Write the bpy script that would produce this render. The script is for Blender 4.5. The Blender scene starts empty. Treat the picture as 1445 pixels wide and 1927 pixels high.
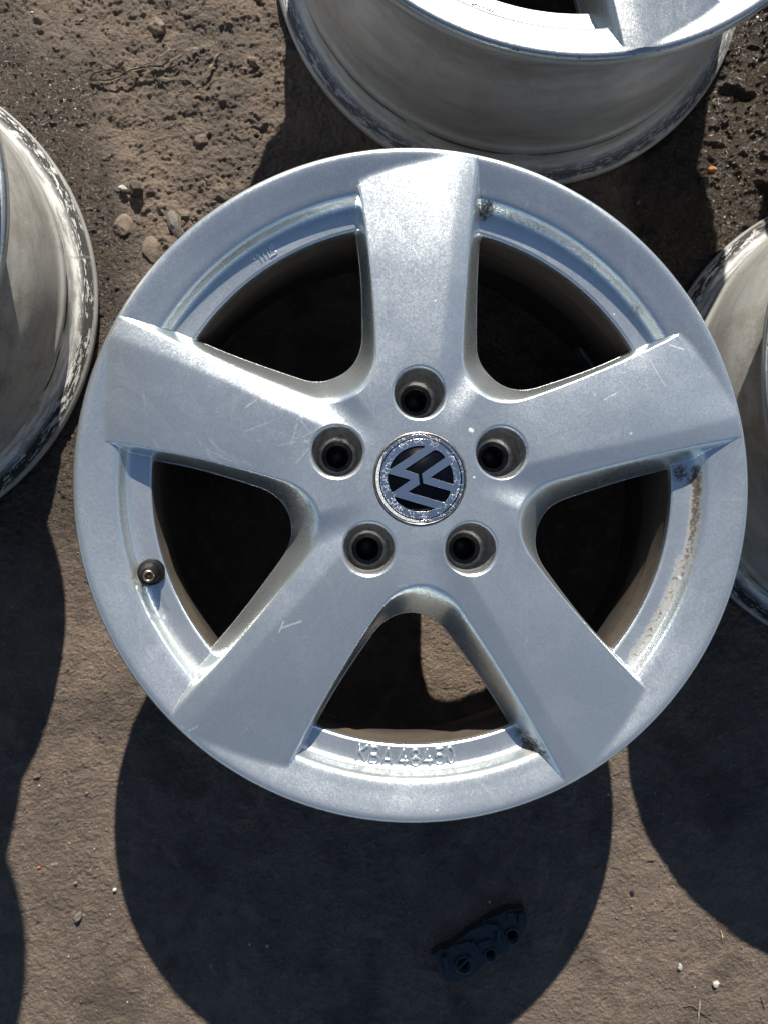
import bpy, bmesh, math, random
import numpy as np
from mathutils import Matrix, Vector, noise as mnoise

# ------------------------------------------------------------------ camera, light, exposure
scene = bpy.context.scene
C = scene.collection
cam_data = bpy.data.cameras.new('camera')
cam = bpy.data.objects.new('camera', cam_data)
C.objects.link(cam)
scene.camera = cam
cam_data.sensor_fit = 'VERTICAL'
cam_data.sensor_height = 36.0
cam_data.lens = 36.0 * 1392 / 1927
cam_data.clip_start = 0.01
cam_data.clip_end = 300
cam.matrix_world = (Matrix.Translation((-0.0512, -0.04153, 0.66202)) @
                    Matrix.Rotation(0.04186, 4, 'X') @ Matrix.Rotation(-0.05861, 4, 'Y'))

SUN = Vector((0.14366, 1.5273, 1.0)).normalized()
sun_el = math.asin(SUN.z)
sun_az = math.atan2(SUN.x, SUN.y)
world = bpy.data.worlds.new('World')
scene.world = world
world.use_nodes = True
wn = world.node_tree.nodes
wl = world.node_tree.links
wn.clear()
sky = wn.new('ShaderNodeTexSky')
sky.sky_type = 'NISHITA'
sky.sun_disc = False
sky.sun_elevation = sun_el
sky.sun_rotation = sun_az
sky.air_density = 1.0
sky.dust_density = 0.3
sky.ozone_density = 2.2
bg = wn.new('ShaderNodeBackground')
bg.inputs['Strength'].default_value = 0.051
wo = wn.new('ShaderNodeOutputWorld')
wl.new(sky.outputs[0], bg.inputs[0])
wl.new(bg.outputs[0], wo.inputs[0])

sd = bpy.data.lights.new('sun', 'SUN')
sd.energy = 4.6
sd.angle = math.radians(0.55)
sd.color = (1.0, 0.945, 0.84)
sun = bpy.data.objects.new('sun', sd)
C.objects.link(sun)
sun.rotation_euler = SUN.to_track_quat('Z', 'Y').to_euler()
sun.location = (0.5, 4, 3)

scene.view_settings.view_transform = 'Standard'
scene.view_settings.look = 'None'
scene.view_settings.exposure = 0.70
scene.view_settings.gamma = 1.0
scene.view_settings.use_curve_mapping = False
scene.render.engine = 'CYCLES'
scene.cycles.use_denoising = True
scene.cycles.max_bounces = 8

# ------------------------------------------------------------------ helpers
def tag(o, label=None, cat=None, group=None, kind=None):
    if label: o['label'] = label
    if cat: o['category'] = cat
    if group: o['group'] = group
    if kind: o['kind'] = kind
    return o

def empty(name, loc=(0, 0, 0), rz=0.0):
    o = bpy.data.objects.new(name, None)
    o.empty_display_size = 0.05
    o.location = loc
    o.rotation_euler = (0, 0, rz)
    C.objects.link(o)
    return o

def link(name, me, mat=None, parent=None, loc=None):
    o = bpy.data.objects.new(name, me)
    if mat is not None:
        me.materials.clear()
        me.materials.append(mat)
    C.objects.link(o)
    if parent: o.parent = parent
    if loc is not None: o.location = loc
    return o

def np_mesh(name, V, F, N=None, attrs=None, smooth=True):
    """V (n,3) float, F list/array of quads or tris (mixed given as list of arrays)"""
    me = bpy.data.meshes.new(name)
    V = np.asarray(V, np.float32)
    groups = F if isinstance(F, (list, tuple)) else [F]
    groups = [np.asarray(g, np.int32) for g in groups if len(g)]
    loops = np.concatenate([g.ravel() for g in groups])
    sizes = np.concatenate([np.full(len(g), g.shape[1], np.int32) for g in groups])
    starts = np.concatenate([[0], np.cumsum(sizes)[:-1]]).astype(np.int32)
    me.vertices.add(len(V)); me.vertices.foreach_set('co', V.ravel())
    me.loops.add(len(loops)); me.loops.foreach_set('vertex_index', loops)
    me.polygons.add(len(sizes)); me.polygons.foreach_set('loop_start', starts)
    me.polygons.foreach_set('loop_total', sizes)
    me.update(calc_edges=True)
    me.polygons.foreach_set('use_smooth', np.full(len(sizes), smooth))
    if attrs:
        for k, a in attrs.items():
            at = me.attributes.new(k, 'FLOAT', 'POINT')
            at.data.foreach_set('value', np.asarray(a, np.float32))
    if N is not None:
        me.normals_split_custom_set_from_vertices(np.asarray(N, np.float32))
    return me

def sstep(a, b, x):
    t = np.clip((x - a) / (b - a), 0, 1)
    return t * t * (3 - 2 * t)

_rng = np.random.RandomState(7)
_perm = _rng.permutation(4096)
_gx = _rng.randn(4096); _gy = _rng.randn(4096)
_gn = np.hypot(_gx, _gy); _gx /= _gn; _gy /= _gn
def perlin(x, y, seed=0):
    xi = np.floor(x).astype(np.int64); yi = np.floor(y).astype(np.int64)
    fx = x - xi; fy = y - yi
    def h(i, j): return _perm[(_perm[(i + seed * 131) & 4095] + j * 17 + seed) & 4095]
    u = fx * fx * fx * (fx * (fx * 6 - 15) + 10); v = fy * fy * fy * (fy * (fy * 6 - 15) + 10)
    def g(i, j, dx, dy):
        k = h(i, j); return _gx[k] * dx + _gy[k] * dy
    a = g(xi, yi, fx, fy); b = g(xi + 1, yi, fx - 1, fy)
    c = g(xi, yi + 1, fx, fy - 1); d = g(xi + 1, yi + 1, fx - 1, fy - 1)
    return ((a * (1 - u) + b * u) * (1 - v) + (c * (1 - u) + d * u) * v) * 1.5
def fbm(x, y, oct=4, seed=0, gain=.5):
    s = 0; a = 1.0; f = 1.0
    for i in range(oct):
        s = s + a * perlin(x * f + 13.1 * i, y * f - 7.7 * i, seed + i); a *= gain; f *= 2.03
    return s

def revolve(profile, nseg=384, mm=1.0, z0=0.0, name='ring', uv=True, a0=0.0, a1=2 * math.pi):
    """profile: list of (r, z); smooth catmull resample outside"""
    P = np.array(profile, float) * mm
    full = abs((a1 - a0) - 2 * math.pi) < 1e-6
    na = nseg if full else nseg + 1
    ang = a0 + (a1 - a0) * np.arange(na) / nseg
    n = len(P)
    V = np.empty((n, na, 3))
    V[:, :, 0] = P[:, 0:1] * np.cos(ang)[None]
    V[:, :, 1] = P[:, 0:1] * np.sin(ang)[None]
    V[:, :, 2] = P[:, 1:2] + z0
    i = np.arange(n - 1)[:, None]; j = np.arange(nseg)[None]
    j2 = (j + 1) % na
    F = np.stack([i * na + j, i * na + j2, (i + 1) * na + j2, (i + 1) * na + j], -1).reshape(-1, 4)
    L = np.concatenate([[0], np.cumsum(np.hypot(*np.diff(P, axis=0).T))])
    at = {'prof': np.repeat(L, na), 'ang': np.tile(ang, n)} if uv else None
    return np_mesh(name, V.reshape(-1, 3), F[:, ::-1], attrs=at)

def smooth_profile(pts, per=6):
    """Catmull-Rom through the points"""
    P = [np.array(p, float) for p in pts]
    P = [2 * P[0] - P[1]] + P + [2 * P[-1] - P[-2]]
    out = []
    for i in range(1, len(P) - 2):
        p0, p1, p2, p3 = P[i - 1:i + 3]
        # centripetal
        t0 = 0; t1 = t0 + np.linalg.norm(p1 - p0) ** .5; t2 = t1 + np.linalg.norm(p2 - p1) ** .5; t3 = t2 + np.linalg.norm(p3 - p2) ** .5
        for k in range(per):
            t = t1 + (t2 - t1) * k / per
            A1 = (t1 - t) / (t1 - t0) * p0 + (t - t0) / (t1 - t0) * p1
            A2 = (t2 - t) / (t2 - t1) * p1 + (t - t1) / (t2 - t1) * p2
            A3 = (t3 - t) / (t3 - t2) * p2 + (t - t2) / (t3 - t2) * p3
            B1 = (t2 - t) / (t2 - t0) * A1 + (t - t0) / (t2 - t0) * A2
            B2 = (t3 - t) / (t3 - t1) * A2 + (t - t1) / (t3 - t1) * A3
            out.append(tuple((t2 - t) / (t2 - t1) * B1 + (t - t1) / (t2 - t1) * B2))
    out.append(tuple(P[-2]))
    return out

def curve_mesh(name, polys, depth=0.0, bevel=0.0, z=0.0, res=2):
    """filled 2D shape with holes from closed polygons"""
    cu = bpy.data.curves.new(name, 'CURVE')
    cu.dimensions = '2D'; cu.fill_mode = 'BOTH'
    cu.extrude = depth / 2; cu.bevel_depth = bevel; cu.bevel_resolution = res
    for pl in polys:
        s = cu.splines.new('POLY'); s.points.add(len(pl) - 1)
        for i, (x, y) in enumerate(pl): s.points[i].co = (x, y, 0, 1)
        s.use_cyclic_u = True
    o = bpy.data.objects.new(name, cu); C.objects.link(o)
    bpy.context.view_layer.update()
    me = bpy.data.meshes.new_from_object(o.evaluated_get(bpy.context.evaluated_depsgraph_get()))
    bpy.data.objects.remove(o); bpy.data.curves.remove(cu)
    me.transform(Matrix.Translation((0, 0, z)))
    me.name = name
    return me

def round_poly(pts, rad, n=5):
    """round polygon corners; rad scalar or list"""
    out = []; m = len(pts)
    for i in range(m):
        p = Vector(pts[i]); a = Vector(pts[i - 1]) - p; b = Vector(pts[(i + 1) % m]) - p
        r = rad[i] if isinstance(rad, (list, tuple)) else rad
        r = min(r, a.length * .45, b.length * .45)
        if r <= 1e-9: out.append(tuple(p)); continue
        A = p + a.normalized() * r; B = p + b.normalized() * r
        for k in range(n + 1):
            t = k / n
            out.append(tuple((1 - t) ** 2 * A + 2 * t * (1 - t) * p + t * t * B))
    return out

# ------------------------------------------------------------------ material helpers
def mat_new(name):
    m = bpy.data.materials.new(name); m.use_nodes = True
    nt = m.node_tree
    b = nt.nodes['Principled BSDF']
    return m, nt, nt.nodes, nt.links, b

class NT:
    def __init__(s, nt): s.nt = nt; s.n = nt.nodes; s.l = nt.links
    def new(s, t, **kw):
        nd = s.n.new(t)
        for k, v in kw.items(): setattr(nd, k, v)
        return nd
    def put(s, sock, v):
        if hasattr(v, 'is_output') or isinstance(v, bpy.types.NodeSocket): s.l.new(v, sock)
        else: sock.default_value = v
    def math(s, op, a, b=0.0, c=0.0, clamp=False):
        nd = s.new('ShaderNodeMath', operation=op, use_clamp=clamp)
        s.put(nd.inputs[0], a); s.put(nd.inputs[1], b); s.put(nd.inputs[2], c)
        return nd.outputs[0]
    def noise(s, vec, scale, detail=4, rough=.55, dist=0.0, out='Fac'):
        nd = s.new('ShaderNodeTexNoise'); s.put(nd.inputs['Vector'], vec)
        nd.inputs['Scale'].default_value = scale; nd.inputs['Detail'].default_value = detail
        nd.inputs['Roughness'].default_value = rough; nd.inputs['Distortion'].default_value = dist
        return nd.outputs[out]
    def ramp(s, v, a, b, smooth=True):
        nd = s.new('ShaderNodeMapRange', interpolation_type='SMOOTHSTEP' if smooth else 'LINEAR')
        s.put(nd.inputs[0], v); nd.inputs[1].default_value = a; nd.inputs[2].default_value = b
        return nd.outputs[0]
    def mix(s, f, a, b):
        nd = s.new('ShaderNodeMix', data_type='RGBA'); s.put(nd.inputs[0], f)
        s.put(nd.inputs[6], a); s.put(nd.inputs[7], b); return nd.outputs[2]
    def mixf(s, f, a, b):
        nd = s.new('ShaderNodeMix', data_type='FLOAT'); s.put(nd.inputs[0], f)
        s.put(nd.inputs[2], a); s.put(nd.inputs[3], b); return nd.outputs[0]
    def attr(s, name):
        nd = s.new('ShaderNodeAttribute', attribute_name=name); return nd.outputs['Fac']
    def bump(s, h, strength, dist, normal=None):
        nd = s.new('ShaderNodeBump'); nd.inputs['Strength'].default_value = strength
        nd.inputs['Distance'].default_value = dist; s.put(nd.inputs['Height'], h)
        if normal is not None: s.l.new(normal, nd.inputs['Normal'])
        return nd.outputs[0]

def rgb(r, g, b): return (r, g, b, 1)

def silver_paint(name='silver_paint', tone=(0.80, 0.845, 0.845), dirt=True, r0=.262):
    m, nt, n, l, b = mat_new(name); k = NT(nt)
    tc = k.new('ShaderNodeTexCoord').outputs['Object']
    # metal flakes: each tiny cell tilts its normal a little
    def flakes(scale, amt, normal=None):
        vo = k.new('ShaderNodeTexVoronoi'); vo.inputs['Scale'].default_value = scale
        l.new(tc, vo.inputs['Vector'])
        sub = k.new('ShaderNodeVectorMath', operation='SUBTRACT'); l.new(vo.outputs['Color'], sub.inputs[0]); sub.inputs[1].default_value = (.5, .5, .5)
        sc = k.new('ShaderNodeVectorMath', operation='SCALE'); l.new(sub.outputs[0], sc.inputs[0]); sc.inputs['Scale'].default_value = amt
        return sc.outputs[0]
    geo = k.new('ShaderNodeNewGeometry')
    add = k.new('ShaderNodeVectorMath', operation='ADD'); l.new(geo.outputs['Normal'], add.inputs[0]); l.new(flakes(1600, .085), add.inputs[1])
    add2 = k.new('ShaderNodeVectorMath', operation='ADD'); l.new(add.outputs[0], add2.inputs[0]); l.new(flakes(900, .03), add2.inputs[1])
    nrm = k.new('ShaderNodeVectorMath', operation='NORMALIZE'); l.new(add2.outputs[0], nrm.inputs[0])
    l.new(nrm.outputs[0], b.inputs['Normal'])
    b.inputs['Metallic'].default_value = 0.86
    big = k.noise(tc, 16, 4); fine = k.noise(tc, 130, 3)
    rough = k.math('ADD', r0, k.math('MULTIPLY', k.ramp(big, .35, .7), .06))
    base = k.mix(k.ramp(big, .3, .75), rgb(*tone), rgb(tone[0] * .93, tone[1] * .94, tone[2] * .97))
    stn = k.noise(tc, 26, 3, .55, 1.2)
    rimline = k.math('MULTIPLY', k.ramp(stn, .565, .585), k.math('SUBTRACT', 1.0, k.ramp(stn, .585, .64)))
    base = k.mix(k.math('MULTIPLY', rimline, .10), base, rgb(.95, .96, .98))
    dull = k.ramp(stn, .58, .60)
    rough = k.math('ADD', rough, k.math('MULTIPLY', dull, .018))
    coat_r = k.math('ADD', .10, k.math('MULTIPLY', k.ramp(k.noise(tc, 34, 5, .6), .5, .72), .22))
    if dirt:
        d = k.attr('dirt')
        sp = k.noise(tc, 420, 5, .7)
        md = k.math('MULTIPLY', k.ramp(k.math('ADD', d, k.math('MULTIPLY', k.math('SUBTRACT', sp, .5), k.math('ADD', .4, k.math('MULTIPLY', d, 2.2)))), .15, .75), .95)
        dc = k.mix(k.noise(tc, 160, 3), rgb(.030, .017, .009), rgb(.16, .10, .052))
        base = k.mix(md, base, dc)
        rough = k.mixf(k.ramp(md, .3, .8), rough, .75)
        met = k.mixf(md, .86, 0.0)
        l.new(met, b.inputs['Metallic'])
        # nicks along the outer edge
        e = k.attr('edge')
        nk = k.ramp(k.math('ADD', e, k.noise(tc, 260, 3, .8)), 1.545, 1.58)
        base = k.mix(nk, base, rgb(.10, .09, .085)); rough = k.mixf(nk, rough, .7)
        # scuffs: fine pale scratches
        mp = k.new('ShaderNodeMapping'); l.new(tc, mp.inputs[0]); mp.inputs['Rotation'].default_value = (0, 0, .7); mp.inputs['Scale'].default_value = (34, 620, 34)
        s1 = k.ramp(k.noise(mp.outputs[0], 1, 2, .5), .76, .80)
        s1 = k.math('MULTIPLY', s1, k.ramp(k.noise(tc, 22, 2), .52, .66))
        base = k.mix(k.math('MULTIPLY', s1, .75), base, rgb(.85, .86, .88)); 
        sc_ = k.attr('scratch')
        base = k.mix(k.math('MULTIPLY', sc_, .5), base, rgb(.93, .94, .94)); rough = k.mixf(sc_, rough, .6)
        # small milky specks of dried mineral
        vo = k.new('ShaderNodeTexVoronoi'); vo.inputs['Scale'].default_value = 95; l.new(tc, vo.inputs['Vector'])
        sepc = k.new('ShaderNodeSeparateColor'); l.new(vo.outputs['Color'], sepc.inputs[0])
        spk = k.math('MULTIPLY', k.math('LESS_THAN', vo.outputs['Distance'], .055), k.math('GREATER_THAN', sepc.outputs[0], .95))
        base = k.mix(spk, base, rgb(.75, .76, .76)); rough = k.mixf(spk, rough, .8)
        l.new(k.math('MULTIPLY', k.math('SUBTRACT', 1.0, md), .55), b.inputs['Coat Weight'])
    else:
        b.inputs['Coat Weight'].default_value = .5
    l.new(coat_r, b.inputs['Coat Roughness'])
    l.new(base, b.inputs['Base Color']); l.new(rough, b.inputs['Roughness'])
    return m

INNER_FROM = .4   # set from the profile below
def barrel_mat(name, chips=1.0, grime=1.0, pale=(.5, .5, .49), metal=.55):
    m, nt, n, l, b = mat_new(name); k = NT(nt)
    tc = k.new('ShaderNodeTexCoord').outputs['Object']
    sx = k.new('ShaderNodeSeparateXYZ'); l.new(tc, sx.inputs[0])
    z = sx.outputs[2]
    ang = k.attr('ang'); pr = k.attr('prof')
    cb = k.new('ShaderNodeCombineXYZ')
    l.new(k.math('MULTIPLY', k.math('SINE', ang), .22), cb.inputs[0]); l.new(k.math('MULTIPLY', k.math('COSINE', ang), .22), cb.inputs[1]); l.new(k.math('MULTIPLY', pr, 6.0), cb.inputs[2])
    st = cb.outputs[0]
    streak = k.noise(st, 16, 5, .62)
    fine = k.noise(tc, 300, 4, .7)
    blot = k.noise(tc, 22, 4, .6)
    base = k.mix(k.ramp(streak, .36, .74), rgb(*pale), rgb(pale[0] * .76, pale[1] * .74, pale[2] * .71))
    g = k.math('MULTIPLY', k.ramp(k.math('ADD', blot, k.math('MULTIPLY', fine, .35)), .62, .86), .7 * grime)
    base = k.mix(g, base, rgb(.16, .12, .08))
    # machine grooves by the hump, tyre rubber and black chips by the outer flange (z in metres)
    def band(a, b_, s=.002):
        return k.math('MULTIPLY', k.ramp(z, a - s, a + s), k.math('SUBTRACT', 1.0, k.ramp(z, b_ - s, b_ + s)))
    ch = k.noise(st, 70, 4, .75)
    m1 = k.math('MULTIPLY', band(.0088, .0120, .0014), k.ramp(ch, .44, .48))
    m2 = k.math('MULTIPLY', band(.004, .034, .003), k.ramp(ch, .70, .72))
    m3 = k.math('MULTIPLY', band(.0255, .0285, .001), k.ramp(streak, .40, .52))
    mm = k.math('MULTIPLY', k.math('MAXIMUM', k.math('MAXIMUM', m1, m2), m3), chips, clamp=True)
    # chalky white oxide between the chips
    ox = k.math('MULTIPLY', band(.011, .030, .003), k.ramp(k.noise(st, 30, 4, .7), .40, .6))
    base = k.mix(k.math('MULTIPLY', ox, .75 * chips), base, rgb(.74, .74, .72))
    base = k.mix(mm, base, rgb(.02, .02, .02))
    # the inside of the barrel: dirt plus painted shade, near-black below, lit brown dust above
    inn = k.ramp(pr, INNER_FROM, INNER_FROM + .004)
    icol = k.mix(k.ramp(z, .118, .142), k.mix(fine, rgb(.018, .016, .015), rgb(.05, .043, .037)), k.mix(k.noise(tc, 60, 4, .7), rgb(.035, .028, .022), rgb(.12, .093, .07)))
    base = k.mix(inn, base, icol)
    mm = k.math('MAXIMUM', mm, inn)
    l.new(base, b.inputs['Base Color'])
    met = k.math('MULTIPLY', k.math('SUBTRACT', 1.0, k.math('MAXIMUM', mm, k.math('MAXIMUM', g, ox))), metal)
    l.new(met, b.inputs['Metallic'])
    l.new(k.math('ADD', .46, k.math('MULTIPLY', k.math('MAXIMUM', mm, g), .3)), b.inputs['Roughness'])
    l.new(k.bump(k.math('ADD', k.math('MULTIPLY', m1, -1.0), k.math('MULTIPLY', fine, .5)), .5, .0006), b.inputs['Normal'])
    return m

def simple(name, col, rough=.5, metal=0.0, noise=None, bump=0.0, coat=0.0, bscale=300):
    m, nt, n, l, b = mat_new(name); k = NT(nt)
    tc = k.new('ShaderNodeTexCoord').outputs['Object']
    c2 = noise or tuple(c * .7 for c in col)
    f = k.noise(tc, bscale * .5, 4, .65)
    l.new(k.mix(k.ramp(f, .35, .65), rgb(*col), rgb(*c2)), b.inputs['Base Color'])
    b.inputs['Roughness'].default_value = rough; b.inputs['Metallic'].default_value = metal
    b.inputs['Coat Weight'].default_value = coat
    if bump: l.new(k.bump(k.noise(tc, bscale, 4), bump, .001), b.inputs['Normal'])
    return m

# ------------------------------------------------------------------ ground
RW = 0.2205
WC = {'main': (0, 0), 'top': (.1078, .5045), 'right': (.4542, .0696), 'left': (-.4848, .1693), 'far': (.585, .50)}

def clods(x, y, cell, seed, dens=1.0, rmin=.35, rmax=.62):
    """rounded-angular clods: one possible dome per jittered cell, the highest one wins"""
    u = x / cell; v = y / cell
    iu = np.floor(u).astype(np.int64); iv = np.floor(v).astype(np.int64)
    out = np.zeros_like(x)
    for di in (-1, 0, 1):
        for dj in (-1, 0, 1):
            ci = iu + di; cj = iv + dj
            k = _perm[(_perm[(ci + seed * 57) & 4095] + cj * 29 + seed * 3) & 4095]
            k2 = _perm[(k + 911) & 4095]; k3 = _perm[(k + 2203) & 4095]
            jx = ci + .5 + (k / 4095 - .5) * .8; jy = cj + .5 + (k2 / 4095 - .5) * .8
            rad = rmin + (rmax - rmin) * (k3 / 4095) ** 1.5
            th = k2 * .0031; e = .55 + .45 * (k / 4095)
            dx = u - jx; dy = v - jy
            a = dx * np.cos(th) + dy * np.sin(th); b = (-dx * np.sin(th) + dy * np.cos(th)) / e
            d = np.maximum(np.abs(a) * .92 + np.abs(b) * .35, np.abs(b) * .92 + np.abs(a) * .35) / rad
            on = (((k2 * 7 + k3) & 4095) / 4095 < dens)
            out = np.maximum(out, on * np.clip((1 - d * d), 0, .72) * rad)
    return out

def ground_height(x, y):
    up = sstep(-.14, .16, y)                                  # rougher, churned area towards the top
    wetR = sstep(.215, .26, x + .05 * perlin(x * 9, y * 9, 5)) * sstep(.02, .15, y)
    wetL = sstep(.030, .0, x - (-.285 + .08 * (1 - np.clip((y + .1) / .5, 0, 1)) + .02 * perlin(x * 14, y * 14, 9))) * sstep(-.12, .0, y) * sstep(.44, .37, y + (x + .3) * .5)
    wx = x + .0035 * fbm(x * 70, y * 70, 3, 141); wy = y + .0035 * fbm(x * 70, y * 70, 3, 151)
    h = .0026 * perlin(x * 5, y * 5, 1) + (.0006 + .0016 * up) * perlin(x * 14, y * 14, 2) + up * .0011 * fbm(x * 34, y * 42, 3, 11)
    # broken, leafy layers of dried mud: terraces with ragged edges
    q = fbm(wx * 26, wy * 34, 4, 31, .55) * 2.4
    fr = q - np.floor(q)
    terr = (np.floor(q) + sstep(.0, .22, fr)) * .0009
    h = h + terr * (.45 + .75 * up) * (1 - .5 * wetR)
    m1 = sstep(-.25, .45, perlin(x * 15, y * 17, 43))
    h = h + (.0003 + .0075 * up * m1) * .0 
    h = h + .0100 * up * m1 * clods(wx, wy, .0140, 3, .16) * .5
    h = h + (.0002 + .0032 * up * (.3 + .7 * m1)) * clods(wx, wy, .0066, 5, .45)
    h = h + (.0019 + .0003 * up) * clods(wx, wy, .0036, 7, .55)
    h = h + (.0011 + .0001 * up) * clods(x, y, .0021, 9, .5)
    # a few ragged hollows
    pit = fbm(wx * 30, wy * 44, 4, 41, .6)
    h = h - .0058 * up * sstep(.62, .95, pit) * sstep(.05, .45, perlin(x * 10, y * 12, 45))
    h = h + (.0001 + .0004 * up) * fbm(x * 300, y * 300, 2, 57, .6)
    h = h - .0008 * (1 - up) * sstep(.5, .75, perlin(x * 95, y * 95, 51))
    # wet churned mud at the right: soft lumps between slick flats
    lump = fbm(wx * 60, wy * 84, 4, 71, .55)
    h = h * (1 - .45 * wetR) + wetR * (.0030 * np.maximum(lump, -.15) + .0040 * clods(wx, wy, .0075, 15, .6) + .0012 * clods(wx, wy, .0032, 16, .8) + .0006 * fbm(x * 190, y * 230, 3, 75, .6)) - wetR * .0065 * sstep(.35, .75, perlin(wx * 30, wy * 38, 77))
    h = h * (1 - .5 * wetL) + wetL * (.0011 * fbm(x * 150, y * 190, 3, 81, .6) - .0012)
    return h, up, np.clip(wetR, 0, 1), wetL

def build_ground():
    st = .00095
    xs = np.arange(-.50, .47, st); ys = np.arange(-.56, .53, st)
    def ext(a):
        out = []; s = .004; v = a[-1]
        while v < 60: v += s; s *= 1.25; out.append(v)
        lo = []; s = .004; v = a[0]
        while v > -60: v -= s; s *= 1.25; lo.append(v)
        return np.concatenate([lo[::-1], a, out])
    xs = ext(xs); ys = ext(ys)
    X, Y = np.meshgrid(xs, ys)
    h, up, wR, wL = ground_height(X, Y)
    far = sstep(.6, 3, np.hypot(X, Y)); h = h * (1 - far)
    h = h - .0035
    # pressed flat where the wheels stand
    for n_, (cx, cy) in WC.items():
        d = np.hypot(X - cx, Y - cy)
        ring = np.exp(-((d - .212) / .016) ** 2)
        h = h * (1 - ring) + np.minimum(h, -.0008) * ring
    h = np.minimum(h, .0035)
    ny, nx = X.shape
    V = np.stack([X, Y, h], -1).reshape(-1, 3)
    i = np.arange(ny - 1)[:, None]; j = np.arange(nx - 1)[None]
    F = np.stack([i * nx + j, i * nx + j + 1, (i + 1) * nx + j + 1, (i + 1) * nx + j], -1).reshape(-1, 4)
    me = np_mesh('ground', V, F, attrs={'wet': np.maximum(wR, wL * .85).ravel(), 'up': up.ravel(), 'hgt': h.ravel()})
    m, nt, n, l, b = mat_new('damp_earth'); k = NT(nt)
    tc = k.new('ShaderNodeTexCoord').outputs['Object']
    wet = k.attr('wet'); upn = k.attr('up')
    big = k.noise(tc, 9, 5, .6); mid = k.noise(tc, 48, 5, .65); fine = k.noise(tc, 420, 5, .7); grit = k.noise(tc, 1300, 3, .7)
    low = k.mix(k.ramp(big, .35, .65), rgb(0.224, 0.167, 0.128), rgb(0.167, 0.127, 0.098))
    hi = k.mix(k.ramp(big, .38, .62), rgb(0.239, 0.179, 0.134), rgb(0.132, 0.104, 0.084))
    c = k.mix(upn, low, hi)
    c = k.mix(k.math('MULTIPLY', k.ramp(k.noise(tc, 30, 6, .7, 1.5), .50, .66), .7), c, rgb(0.306, 0.227, 0.164))
    c = k.mix(k.math('MULTIPLY', k.ramp(mid, .45, .75), .55), c, rgb(0.099, 0.077, 0.062))
    c = k.mix(k.math('MULTIPLY', k.ramp(fine, .52, .74), .7), c, rgb(0.314, 0.242, 0.183))
    c = k.mix(k.math('MULTIPLY', k.ramp(grit, .60, .68), .6), c, rgb(0.541, 0.440, 0.348))
    # damp dark patches
    dp = k.math('MULTIPLY', k.ramp(k.noise(tc, 13, 5, .6), .50, .66), .65)
    c = k.mix(dp, c, rgb(0.079, 0.061, 0.049))
    c = k.mix(k.math('MULTIPLY', wet, .78), c, rgb(.046, .036, .028))
    l.new(c, b.inputs['Base Color'])
    r = k.mixf(wet, k.math('ADD', .72, k.math('MULTIPLY', fine, .2)), k.mixf(k.ramp(fine, .4, .65), .06, .24))
    # little glints of damp grains even in the drier part
    r = k.mixf(k.math('MULTIPLY', k.ramp(k.noise(tc, 700, 2, .5), .60, .66), .8), r, .25)
    l.new(r, b.inputs['Roughness'])
    b.inputs['Specular IOR Level'].default_value = .5
    hb = k.math('ADD', k.math('MULTIPLY', fine, 1.0), k.math('MULTIPLY', grit, .45))
    hb = k.math('ADD', hb, k.math('MULTIPLY', k.noise(tc, 170, 5, .7), k.math('ADD', 1.6, k.math('MULTIPLY', wet, 1.6))))
    bn = k.bump(hb, 1.0, .0030)
    l.new(bn, b.inputs['Normal'])
    o = link('ground', me, m)
    tag(o, kind='structure')
    return o
ground = build_ground()

def gz(x, y):
    h, *_ = ground_height(np.array([x]), np.array([y]))
    return float(min(h[0] - .0035, .0035))

# ------------------------------------------------------------------ the wheel
ZH = 0.1872   # height of the face rim above the ground

yL = np.array([63, 94, 133, 150, 167, 192, 203.]); vL = np.array([-27.2, -28.2, -30.3, -32.2, -34, -38.2, -39.0])
yR = np.array([66, 105, 144, 179, 204, 215.]); vR = np.array([26.1, 27.8, 30.6, 34.6, 37.2, 38.2])
cXL = np.polyfit(yL, vL, 2); cXR = np.polyfit(yR, vR, 2)
yLb = np.array([60, 90, 120, 150, 172, 200.]); vLb = np.array([-36.6, -36.5, -36.2, -37.6, -41, -47.])
yRb = np.array([60, 81, 111, 152, 170, 200.]); vRb = np.array([43.0, 43.0, 42.6, 43.4, 45.6, 50.])
cXLb = np.polyfit(yLb, vLb, 3); cXRb = np.polyfit(yRb, vRb, 3)
def ev(c, y):
    ys = np.minimum(y, 225)
    ys = 64 + .5 * ((ys - 64) + np.sqrt((ys - 64) ** 2 + 150))      # eases to a constant near the hub
    return np.polyval(c, ys)

RIMP = np.array([(150, -60), (174.9, -21.9), (175.6, -20.2), (176.6, -19.3), (178.5, -19.0), (182, -18.6), (186, -18.0), (188.6, -17.2), (190.6, -15.5),
                 (192.1, -12.9), (193.4, -10.3), (194.7, -8.5), (196.4, -7.35), (203, -5.05), (209, -3.0), (213.8, -1.5), (215.8, -1.05), (217.2, -1.0), (218.5, -1.35), (219.5, -2.1), (220.15, -3.2), (220.5, -4.8)], float)
_rp = np.array(smooth_profile([tuple(p) for p in RIMP[1:]], 8))
def z_rim(r):
    z = np.interp(r, _rp[:, 0], _rp[:, 1])
    return np.where(r < 174.9, -21.5 - (174.9 - r) * 6, z)

def smax(a, b, k):
    h = np.clip(.5 + .5 * (a - b) / k, 0, 1)
    return b * (1 - h) + a * h + k * h * (1 - h)

def inter_round(a, b, rho):
    """inside-positive value of a rounded intersection of two half planes (a,b inside positive)"""
    u = np.maximum(rho - a, 0); v = np.maximum(rho - b, 0)
    return -(np.minimum(-rho, np.maximum(-a, -b)) + np.hypot(u, v))

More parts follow.
